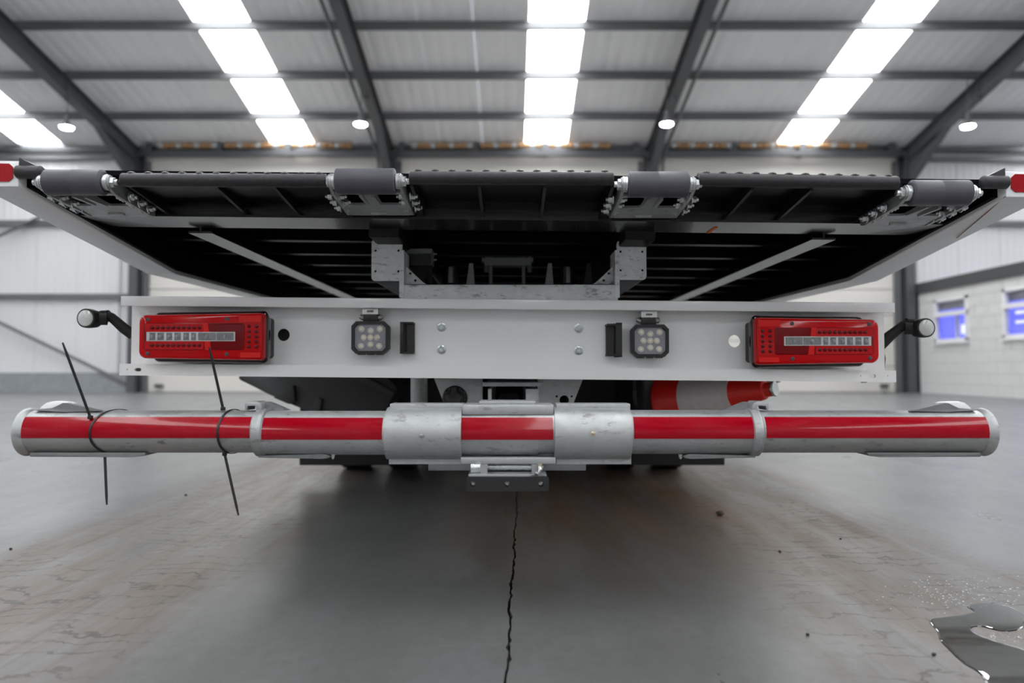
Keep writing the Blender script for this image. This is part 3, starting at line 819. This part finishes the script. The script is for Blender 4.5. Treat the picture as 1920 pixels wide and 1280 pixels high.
# ---- marker lamps on rubber arms
for s, pts, hd in ((-1, ((250, 628), (232, 615), (206, 592), (186, 593)), (163.5, 596.5)), (1, ((1650, 648), (1668, 630), (1697, 607), (1715, 609)), (1734, 614.5))):
    Ym = 2.36
    q = [W(a, c, Ym-.012*i) for i, (a, c) in enumerate(pts)]
    ml = empty('marker_lamp', q[0], TR)
    part(MB().tube([q[0], q[1], q[1].lerp(q[2], .9), q[2]+(q[3]-q[2])*.12, q[3]], [.017, .0165, .014, .0155, .0155], 12), 'arm', 'rubber', ml)
    for k in range(5):
        c = q[2].lerp(q[3], .15+.17*k); part(MB().cyl(c-Vector((.0018, 0, 0)), c+Vector((.0018, 0, 0)), .0185, 14, .001), 'rib', 'rubber', ml)
    h = W(*hd, 2.29)
    ax = Vector((s*.12, -1, 0)).normalized()
    part(MB().lathe(h-ax*.045, ax, [(0, .018), (.008, .027), (.035, .030), (.052, .0295), (.052, .025)], 28), 'lamp_head', 'rubber', ml)
    part(MB().tube([h-ax*.02, h-ax*.025-Vector((s*.04, -.01, 0))], .019, 14), 'neck', 'rubber', ml)
    part(MB().lathe(h+ax*.006, ax, [(0, .025), (.003, .0245), (.006, .018), (.007, .006)], 28), 'lens', 'clear_plastic', ml)
    xp = bx0-.003 if s < 0 else bx1+.003
    part(MB().box((xp-.003, 2.33, q[0].z-.05), (xp+.003, 2.36, q[0].z+.04)), 'mount_plate', 'black_plastic', ml)

# ---- galvanised brackets and boom under the beam
Yk = 2.40
def poly(pts, Y): return [W(a, c, Y) for a, c in pts]
b = MB().prism(poly(((816, 700), (905, 700), (905, 790), (852, 790)), Yk), (0, .008, 0), .001)
b.prism(poly(((816, 700), (852, 790), (846, 790), (810, 700)), Yk), (0, .12, 0))
lb = part(b, 'socket_bracket', 'galv_mid')
c = W(853, 746, Yk-.004)
so = part(MB().lathe(c, (0, -1, 0), [(0, .040), (.006, .040), (.010, .037), (.012, .030), (.03, .028), (.035, .020), (.034, .0)], 32), 'trailer_socket', 'black_plastic')
part(MB().box((c.x-.008, c.y-.038, c.z+.012), (c.x+.008, c.y-.01, c.z+.036), .002), 'lid_catch', 'black_plastic', so)
for a in (30, 60, 120, 150): inst('screw', 'sock_screw', 'steel_dark', (c.x+.034*math.cos(math.radians(a)), c.y-.009, c.z+.034*math.sin(math.radians(a))), so, (0, -1, 0), lambda b: b.lathe((0, 0, 0), (0, 0, 1), [(0, .004), (.002, .0035), (.003, .002)], 8))
o2 = [W(a, c_, Yk) for a, c_ in ((1008, 790), (1062, 790), (1097, 700), (1008, 700))]
hc = W(1058, 750, Yk); h2, h3 = W(1044, 743, Yk), W(1072, 743, Yk)
b = MB().plate([(p.x, p.z) for p in o2], [circ(hc.x, hc.z, .0155, 20), circ(h2.x, h2.z, .004, 8), circ(h3.x, h3.z, .004, 8)], (0, Yk+.008, 0), (1, 0, 0), (0, 0, 1), .008)
part(b, 'socket_bracket', 'galv_mid')
part(MB().cyl(W(786, 790, 2.75), W(786, 690, 2.75), .031, 20), 'hydraulic_post', 'galv_mid')
b = MB()
b.box(W(905, 724, 2.34), W(1008, 712, 2.9)); b.box(W(915, 775, 2.34), W(929, 722, 2.9)); b.box(W(986, 775, 2.34), W(1000, 722, 2.9))
part(b, 'boom_housing', 'galv_mid')
part(MB().box((-.055, 1.80, .365), (.03, 4.4, .435), .006), 'boom_arm', 'steel_dark')
# ---- chassis, guards, wheels
for s in (-1, 1):
    part(MB().box((s*.40-.03, 2.42, .60), (s*.40+.03, 9.2, .76), .004), 'chassis_rail', 'black_rough')
    YG = 3.35
    pr = [(447, 690), (447, 711), (500, 737), (545, 757), (600, 780), (650, 800), (695, 800), (722, 770), (746, 728), (730, 711), (700, 690)]
    b = MB().prism([Vector((s*-W(a, c, YG).x, YG, W(a, c, YG).z)) for a, c in pr], (0, .5, 0), .008)
    gd = part(b, 'mudguard', 'grey_plastic')
    for tri in (((516, 745), (553, 722), (556, 752), (545, 757)), ((585, 772), (598, 745), (606, 748), (600, 780)), ((660, 690), (742, 735), (736, 745), (640, 694))):
        part(MB().prism([Vector((s*-W(a, c, YG).x, YG-.025, W(a, c, YG).z)) for a, c in tri], (0, .03, 0), .002), 'guard_rib', 'grey_plastic', gd)
    xa, xb = X(563, 3.6), X(858, 3.6)
    part(MB().box((min(-s*xa, -s*xb), 3.60, Z(872, 3.6)), (max(-s*xa, -s*xb), 3.612, .5), .003), 'mud_flap', 'rubber')
    part(MB().box((s*1.16-.012, 4.9, .40), (s*1.16+.012, 7.0, .62), .006), 'side_skirt', 'white_paint')
    for yw, xs in ((4.22, (.60, .86)), (8.1, (.86,))):
        wh = empty('wheel', (s*xs[-1], yw, .38), TR)
        for xw in xs:
            w = .21; r = .38
            pr = [(0, .20), (.0, .30), (.018, .352), (.035, .372)]
            for g in range(5):
                g0 = .038+g*.0275; pr += [(g0, r), (g0+.021, r), (g0+.023, r-.010), (g0+.0265, r-.010)]
            pr += [(w-.035, .372), (w-.018, .352), (w, .30), (w, .20)]
            part(MB().lathe((s*xw-w/2, yw, .38), (1, 0, 0), pr, 40), 'tyre', 'rubber', wh)
            part(MB().lathe((s*xw-w/2+.03, yw, .38), (1, 0, 0), [(0, .19), (.02, .202), (.04, .12), (.11, .12), (.13, .202), (.15, .19)], 24), 'rim', 'tyre_hub', wh)
part(MB().cyl((-.5, 4.22, .38), (.5, 4.22, .38), .07, 16), 'axle', 'black_rough')
part(MB().box((X(850, 3.62), 3.63, Z(873, 3.63)), (X(1060, 3.62), 3.66, .62)), 'valance', 'black_rough')
part(MB().box((-.9, 3.9, .62), (.9, 4.6, .66)), 'inner_guard', 'black_rough')
part(MB().box((-.75, 4.9, .34), (.75, 7.2, .6), .03), 'underbody_block', 'black_rough')  # unseen underbody block, enlarged to keep light off the floor
# cone shelf
ysh = 2.62
zc_ = .272
part(MB().box((.44, 2.58, zc_-.008), (.62, 2.88, zc_), .002).box((.37, 2.6, zc_-.008), (.42, 2.66, .62)).box((.42, 2.6, zc_-.008), (.45, 2.66, zc_)), 'cone_shelf', 'black_rough')
# cab (out of sight above the bed)
cabp = [(7.55, .45), (9.5, .45), (9.55, 1.2), (9.2, 2.0), (8.95, 2.32), (7.6, 2.36)]
cb = part(MB().prism([(-1.02, y, z) for y, z in cabp], (2.04, 0, 0), .04), 'cab', 'white_paint')
part(MB().box((-.8, 7.53, 1.45), (.8, 7.56, 2.1), .01), 'rear_window', 'black_satin', cb)

# ================================================================== TOWING CROSSBAR
YC = 1.75
CZ = Z(808.5, YC)
CB = empty('tow_crossbar', (0, YC, CZ)); tag(CB, 'galvanised tow crossbar with red reflective tape held out behind the truck', 'tow bar')
def cpart(b, name, mat, parent=CB): return b.build(name, mat, parent)
x_el, x_er = X(23, 1.70, 808), X(1872, 1.70, 808)
x_cl, x_cr = X(478, 1.70, 808), X(1422, 1.70, 808)
R0, R1 = .0492, .0508
def tubeX(x0, x1, r, z=CZ): return MB().cyl((x0, YC, z), (x1, YC, z), r, 48)
cpart(tubeX(x_el+.01, x_cl, R0), 'outer_tube', 'galv'); cpart(tubeX(x_cr, x_er-.01, R0), 'outer_tube', 'galv')
cpart(tubeX(x_cl, -.05, R1, CZ-.003), 'inner_tube', 'galv_worn'); cpart(tubeX(.03, x_cr, R1, CZ-.001), 'inner_tube', 'galv')
cpart(tubeX(-.07, .06, .0515, CZ-.003), 'centre_tube', 'galv_worn')
def arcstrip(x0, x1, r, p0, p1, z, n=14):
    b = MB(); rings = []
    for k in range(n+1):
        a = math.radians(p0+(p1-p0)*k/n)
        d = Vector((0, -math.cos(a), math.sin(a)))
        c = Vector((0, YC, z))
        rings.append([c+d*r+Vector((x0, 0, 0)), c+d*r+Vector((x1, 0, 0)), c+d*(r+.0008)+Vector((x1, 0, 0)), c+d*(r+.0008)+Vector((x0, 0, 0))])
    return b.loft(rings)
for a, c, r, z in ((40, 469, R0, CZ), (489, 717, R1, CZ-.003), (865, 1037, .0515, CZ-.003), (1188, 1413, R1, CZ-.001), (1436, 1853, R0, CZ)):
    cpart(arcstrip(X(a, YC-.045, 800), X(c, YC-.045, 800), r+.0001, -13, 46, z), 'reflective_tape', 'tape_red')
# sleeves
for a, c, gx, gy in ((722, 865, 790, 816), (1040, 1184, 1112, 812)):
    x0, x1 = X(a, 1.71, 800), X(c, 1.71, 800); r = .0605
    prof = [(YC-r*math.cos(math.radians(t)), CZ-.004+r*math.sin(math.radians(t))) for t in range(-78, 79, 6)]
    prof += [(YC+.03, CZ-.004+r), (YC+.03, CZ-.004-r)]
    b = MB().loft([[(x, p, q) for p, q in prof] for x in (x0, x1)])
    sl = cpart(b, 'sleeve', 'galv_worn')
    zt = CZ-.004+r
    for s in (1, -1):
        cpart(MB().box((x0+.006, YC-.012, CZ-.004+s*(r-.006)), (x1+.002, YC+.045, CZ-.004+s*(r+.0085)), .0015), 'sleeve_lip', 'galv_worn', sl)
    p = W(gx, gy, YC-r); a_ = math.asin((p.z-(CZ-.004))/r); d = Vector((0, -math.cos(a_), math.sin(a_)))
    cpart(MB().lathe(Vector((p.x, YC, CZ-.004))+d*(r-.001), d, [(0, .0075), (.002, .007), (.0022, .0042), (.006, .0042), (.0065, .003), (.008, .002)], 14), 'grease_nipple', 'galv' if gx < 900 else 'brass', sl)
# top and bottom plates at the middle
b = MB().box((X(868, YC), YC-.032, CZ+.040), (X(1037, YC), YC+.05, CZ+.0645), .004)
cpart(b, 'top_plate', 'galv_worn')
cpart(MB().box((X(899, YC), YC-.02, CZ+.064), (X(1003, YC), YC+.07, CZ+.071), .001), 'cap_plate', 'galv_worn')
cpart(MB().box((X(866, YC), YC-.035, CZ-.0715), (X(1040, YC), YC+.05, CZ-.056), .002), 'bottom_plate', 'galv_worn')
cpart(MB().box((X(806, 1.86), 1.83, Z(879, 1.86)), (X(1096, 1.86), 1.89, Z(864, 1.86)), .002), 'under_plate', 'galv')
# spade receiver below
zb_ = CZ-.0715
pb = W(951, 893, 1.70)
b = MB()
for px_ in (908, 1003): b.box((X(px_, 1.72)-.008, 1.70, pb.z), (X(px_, 1.72)+.008, 1.80, zb_))
b.box((X(879, 1.70), 1.69, pb.z-.001), (X(1024, 1.70), 1.80, pb.z+.006), .001)
cpart(b, 'hanger', 'galv')
cpart(MB().cyl((X(884, 1.73), 1.735, (pb.z+zb_)/2+.004), (X(1018, 1.73), 1.735, (pb.z+zb_)/2+.004), .008, 14), 'hanger_pin', 'zinc')
cpart(MB().cyl((X(884, 1.73), 1.72, (pb.z+zb_)/2+.004), (X(903, 1.73), 1.72, (pb.z+zb_)/2+.004), .014, 14), 'pin_head', 'zinc')
cpart(MB().tube([W(1011, 872, 1.69), W(1013, 880, 1.685), W(1008, 888, 1.685), W(1004, 884, 1.685)], .0045, 8), 'lynch_pin', 'zinc')
cpart(MB().cyl(W(1012, 868, 1.69), W(1012, 875, 1.69), .006, 10), 'pin_cap', 'brass')
q0, q1 = W(874, 921, 1.68), W(1029, 894, 1.68)
hs = [circ((X(px_, 1.68)), (q0.z+q1.z)/2, .0062, 14) for px_ in (887, 951, 1014)]
b = MB().plate(rrect(q0.x, q0.z, q1.x, q1.z, .003, 2), hs, (0, 1.70, 0), (1, 0, 0), (0, 0, 1), .02)
b.box((q0.x+.001, 1.70, q0.z+.001), (q1.x-.001, 1.80, q1.z-.001), .002)
pad = cpart(b, 'rubber_pad', 'black_plastic')
for px_ in (887, 951, 1014): inst('bolt', 'pad_bolt', 'steel', (X(px_, 1.68), 1.698, (q0.z+q1.z)/2), pad, (0, -1, 0), hexbolt(.0036, .007))
# collars with hooks, end flanges
for s, xc in ((-1, x_cl), (1, x_cr)):
    rings = []
    b = MB()
    def ring(x, r, off): return [(x+off*(1-math.cos(a_))*.001*-s, YC-r*math.cos(a_), CZ-.002+r*math.sin(a_)) for a_ in [2*math.pi*k/48 for k in range(48)]]
    b.loft([ring(xc-.011, .050, 1), ring(xc-.008, .0558, 1), ring(xc+.004, .0562, 1), ring(xc+.008, .0545, 1), ring(xc+.012, .0555, 1), ring(xc+.015, .0515, 1)])
    cl = cpart(b, 'collar', 'galv')
    # hook tab curling outward over the top
    pts = []
    for k in range(9):
        a_ = math.radians(180-22*k); pts.append((xc-s*.004+s*(-.012)*math.cos(a_)*-1, CZ+.062+.010*math.sin(a_)))
    hk = [(-.004, .048), (-.004, .058), (.000, .066), (.008, .0705), (.032, .0700), (.036, .066), (.035, .052), (.030, .050), (.029, .061), (.012, .062), (.008, .058), (.010, .049)]
    b = MB().prism([(xc+s*a, YC-.018, CZ+c) for a, c in hk], (0, .055, 0), .001)
    cpart(b, 'hook_tab', 'galv', cl)
    fin = [(-.004, .068), (-.012, .066), (-.055, .048), (-.004, .046)]
    cpart(MB().prism([(xc+s*a, YC+.012, CZ+c) for a, c in fin], (0, .03, 0)), 'fin', 'galv_dull', cl)
    sk = [(.004, -.054), (-.150, -.050), (-.165, -.055), (-.160, -.060), (-.145, -.0615), (.002, -.0585)]
    cpart(MB().prism([(xc+s*a, YC-.02, CZ+c) for a, c in sk], (0, .05, 0), .001), 'skid_strip', 'galv_dull', cl)
    inst('bolt', 'skid_bolt', 'zinc', (xc-s*.168, YC-.01, CZ-.052), cl, (0, 0, -1), hexbolt(.004, .008))
    # end flange
    xe = x_el if s < 0 else x_er
    b = MB()
    def ringe(x, r, k=.001): return [(x+s*-k*(1-math.cos(a_)), YC-r*math.cos(a_), CZ-.001+r*math.sin(a_)) for a_ in [2*math.pi*q/48 for q in range(48)]]
    b.loft([ringe(xe-s*.020, .0495), ringe(xe-s*.014, .0545), ringe(xe-s*.004, .0562), ringe(xe, .0545), ringe(xe-s*.001, .046)])
    ef = cpart(b, 'end_flange', 'galv_worn')
    hp = [(-.032, .046), (-.040, .058), (-.052, .067), (-.066, .0705), (-.092, .0690), (-.104, .0655), (-.104, .060), (-.09, .048)]
    cpart(MB().prism([(xe+s*a, YC-.012, CZ+c) for a, c in hp], (0, .035, 0), .001), 'hook_plate', 'white_paint', ef)
    hp2 = [(-.030, .050), (-.045, .0535), (-.072, .0545), (-.096, .0675), (-.104, .067), (-.185, .048), (-.10, .046)]
    cpart(MB().prism([(xe+s*a, YC-.022, CZ+c) for a, c in hp2], (0, .02, 0), .001), 'hook_web', 'galv_dull', ef)
    xi = X(288, YC) if s < 0 else X(1612, YC)
    sk = [(xe-s*.028, CZ-.046), (xi, CZ-.046), (xi+s*.004, CZ-.0535), (xi+s*.03, CZ-.0565), (xe-s*.028, CZ-.0555)]
    cpart(MB().prism([(a, YC-.03, c) for a, c in sk], (0, .06, 0), .001), 'skid_strip', 'galv_dull', ef)

# ---- cable ties round the left arm: two linked ties at each place
def band(x_of, r, a0, a1, z, w=.005, n=22):
    b = MB(); rings = []
    for k in range(n+1):
        a = math.radians(a0+(a1-a0)*k/n); d = Vector((0, -math.cos(a), math.sin(a))); c = Vector((x_of(a), YC, z))
        rings.append([c+d*r+Vector((-w/2, 0, 0)), c+d*r+Vector((w/2, 0, 0)), c+d*(r+.0016)+Vector((w/2, 0, 0)), c+d*(r+.0016)+Vector((-w/2, 0, 0))])
    return b.loft(rings)
def strip(p, q, w, w2, th=.0014):
    p = Vector(p); q = Vector(q); d = (q-p).normalized(); sd = d.cross(Vector((0, 1, 0))).normalized(); n = Vector((0, th, 0))
    def r(c, ww): return [c-sd*ww/2, c+sd*ww/2, c+sd*ww/2+n, c-sd*ww/2+n]
    return MB().loft([r(p, w), r(p.lerp(q, .85), w*.95), r(q, w2)])
Yz = YC-R0-.004
for xf, xtop, top_h, top_e, bot_h, bot_e, where in (
        (167, 196, (169, 782), (117, 642), (196, 845), (200, 946), 'left end'),
        (407, 421, (418, 766), (392, 651), (421, 851), (447, 966), 'left collar')):
    dx = X(xtop, Yz, 800)-X(xf, Yz, 800); x0 = X(xf, Yz, 800)
    fx = lambda a: x0+dx*(1-math.cos(a))*(1 if abs(a) < 1.6 else 1)
    for up in (1, 0):
        hd, en = (top_h, top_e) if up else (bot_h, bot_e)
        a_end = 38 if xf == 167 else 75
        a0, a1 = (a_end, 200) if up else (-78, a_end)
        if not up: a0, a1 = (-160, a_end)
        yh = YC-R0*math.cos(math.radians(a_end if up else -78))-.004
        hp = W(*hd, yh)
        root = empty('cable_tie', hp)
        tag(root, f'black cable tie near the {where} of the tow bar, its loose tail pointing {"up" if up else "down"}', 'cable tie', 'cable ties on the tow bar')
        band(fx, R0+.0012+(.0003 if up else 0), a0, a1, CZ).build('loop', 'tie_nylon', root)
        MB().box(hp-Vector((.0048, .003, .004)), hp+Vector((.0048, .0045, .004)), .001).build('head', 'tie_nylon', root)
        strip(hp, W(*en, yh-.015), .0062, .0034).build('tail', 'tie_nylon', root)

# ================================================================== CONE
tip = W(1454, 728, 2.42); bas = W(1252, 753, 2.70)
d = (bas-tip); Lc = d.length; dn = d.normalized()
CN = empty('traffic_cone', bas); tag(CN, 'red traffic cone with a pale grey band lying under the white rear beam', 'traffic cone')
sl_ = math.tan(math.radians(10.2))
def cr(t): return .026+t*sl_
MB().lathe(tip, dn, [(.012, .020), (.012, .024), (.03, .024), (.036, cr(.036)-.001), (.17, cr(.17)), (Lc-.03, cr(Lc-.03)), (Lc-.015, cr(Lc)+.004), (Lc, cr(Lc)+.006), (Lc, .05)], 40).build('cone_body', 'cone_red', CN)
MB().lathe(tip, dn, [(.145, cr(.145)-.002), (.145, cr(.145)+.0015), (.318, cr(.318)+.0015), (.318, cr(.318)-.002)], 40).build('white_band', 'cone_white', CN)
MB().lathe(tip, dn, [(0, .016), (-.001, .024), (.004, .026), (.008, .025), (.012, .020), (.004, .016), (.004, .0)], 28).build('top_ring', 'zinc', CN)
u, v, w = frame(dn)
MB().lathe(tip+dn*Lc, dn, [(0, .150), (.006, .158), (.03, .160), (.036, .150)], 8, math.pi/8).build('cone_base', 'rubber', CN)

# ================================================================== FLOOR THINGS
pud = [(1742, 1163), (1765, 1157), (1800, 1153), (1825, 1147), (1813, 1136), (1840, 1130), (1880, 1134), (1912, 1146), (1925, 1162), (1915, 1179), (1880, 1184), (1840, 1175), (1822, 1178), (1835, 1190), (1870, 1203), (1930, 1222), (1990, 1262), (1990, 1330), (1880, 1320), (1850, 1284), (1836, 1262), (1805, 1243), (1778, 1217), (1762, 1200), (1757, 1184)]
gp = [Vector((*G(*p), 0)) for p in pud]
fine = []
for i in range(len(gp)):
    a, b_, c_, d_ = gp[i-1], gp[i], gp[(i+1) % len(gp)], gp[(i+2) % len(gp)]
    for k in range(4):
        t = k/4; fine.append(.5*((2*b_)+(c_-a)*t+(2*a-5*b_+4*c_-d_)*t*t+(3*b_-a-3*c_+d_)*t**3))
cen = sum(fine, Vector())/len(fine)
b = MB()
def inset(e, z):
    out = []
    for i, p in enumerate(fine):
        tn = (fine[(i+1) % len(fine)]-fine[i-1]).normalized(); n = Vector((-tn.y, tn.x, 0))
        out.append(p+n*e*PS+Vector((0, 0, z)))
    return out
area = sum(fine[i-1].x*fine[i].y-fine[i].x*fine[i-1].y for i in range(len(fine)))
PS = 1 if area > 0 else -1
b.loft([inset(0, .0003), inset(.0012, .0009), inset(.003, .0013), inset(.006, .0014)])
pu = b.build('puddle', 'water')
for f_ in pu.data.polygons: f_.use_smooth = False
tag(pu, 'small water puddle on the concrete at the bottom right', 'puddle')
b = MB(); rnd = random.Random(5)
for k in range(240):
    px_, py = rnd.gauss(1800, 70), rnd.gauss(1112, 17)
    if not (1640 < px_ < 1990 and 1075 < py < 1150): continue
    x, y = G(px_, py); r = rnd.uniform(.0008, .0024)
    b.lathe((x, y, 0), (0, 0, 1), [(.0001, r), (r*.3, r*.85), (r*.5, r*.4)], 7)
for k in range(60):
    x, y = G(rnd.uniform(1850, 1990), rnd.uniform(1184, 1202)); r = rnd.uniform(.0008, .002)
    b.lathe((x, y, 0), (0, 0, 1), [(.0001, r), (r*.3, r*.85), (r*.5, r*.4)], 7)
tag(b.build('water_drops', 'water'), 'spray of small water drops round the puddle', 'water drops', kind='stuff')
for i, (px_, py, r, lab) in enumerate(((1350, 966, .0125, 'small dark pebble on the right tyre track behind the truck'), (1462, 1035, .004, 'tiny dark stone on the right track, beyond the muddy patch'),
                                 (1514, 1191, .0035, 'tiny dark stone on the floor left of the puddle'), (1751, 1228, .0035, 'tiny dark stone beside the puddle edge at the bottom right'),
                                 (348, 929, .005, 'tiny dark stone below the left tow bar arm, between the cable tie tails'), (20, 1030, .004, 'tiny dark stone at the left picture edge on the floor'), (1576, 1011, .003, 'tiny dark stone high on the right track'))):
    x, y = G(px_, py); b = MB(); rnd = random.Random(i)
    bmesh.ops.create_icosphere(b.bm, subdivisions=2, radius=r)
    for v_ in b.bm.verts: v_.co = Vector((v_.co.x*1.15, v_.co.y, v_.co.z*.8))*(1+rnd.uniform(-.16, .16)); v_.co += Vector((x, y, r*.68))
    tag(b.build('pebble', 'pebble_dark'), lab, 'pebble', 'stones on the floor')
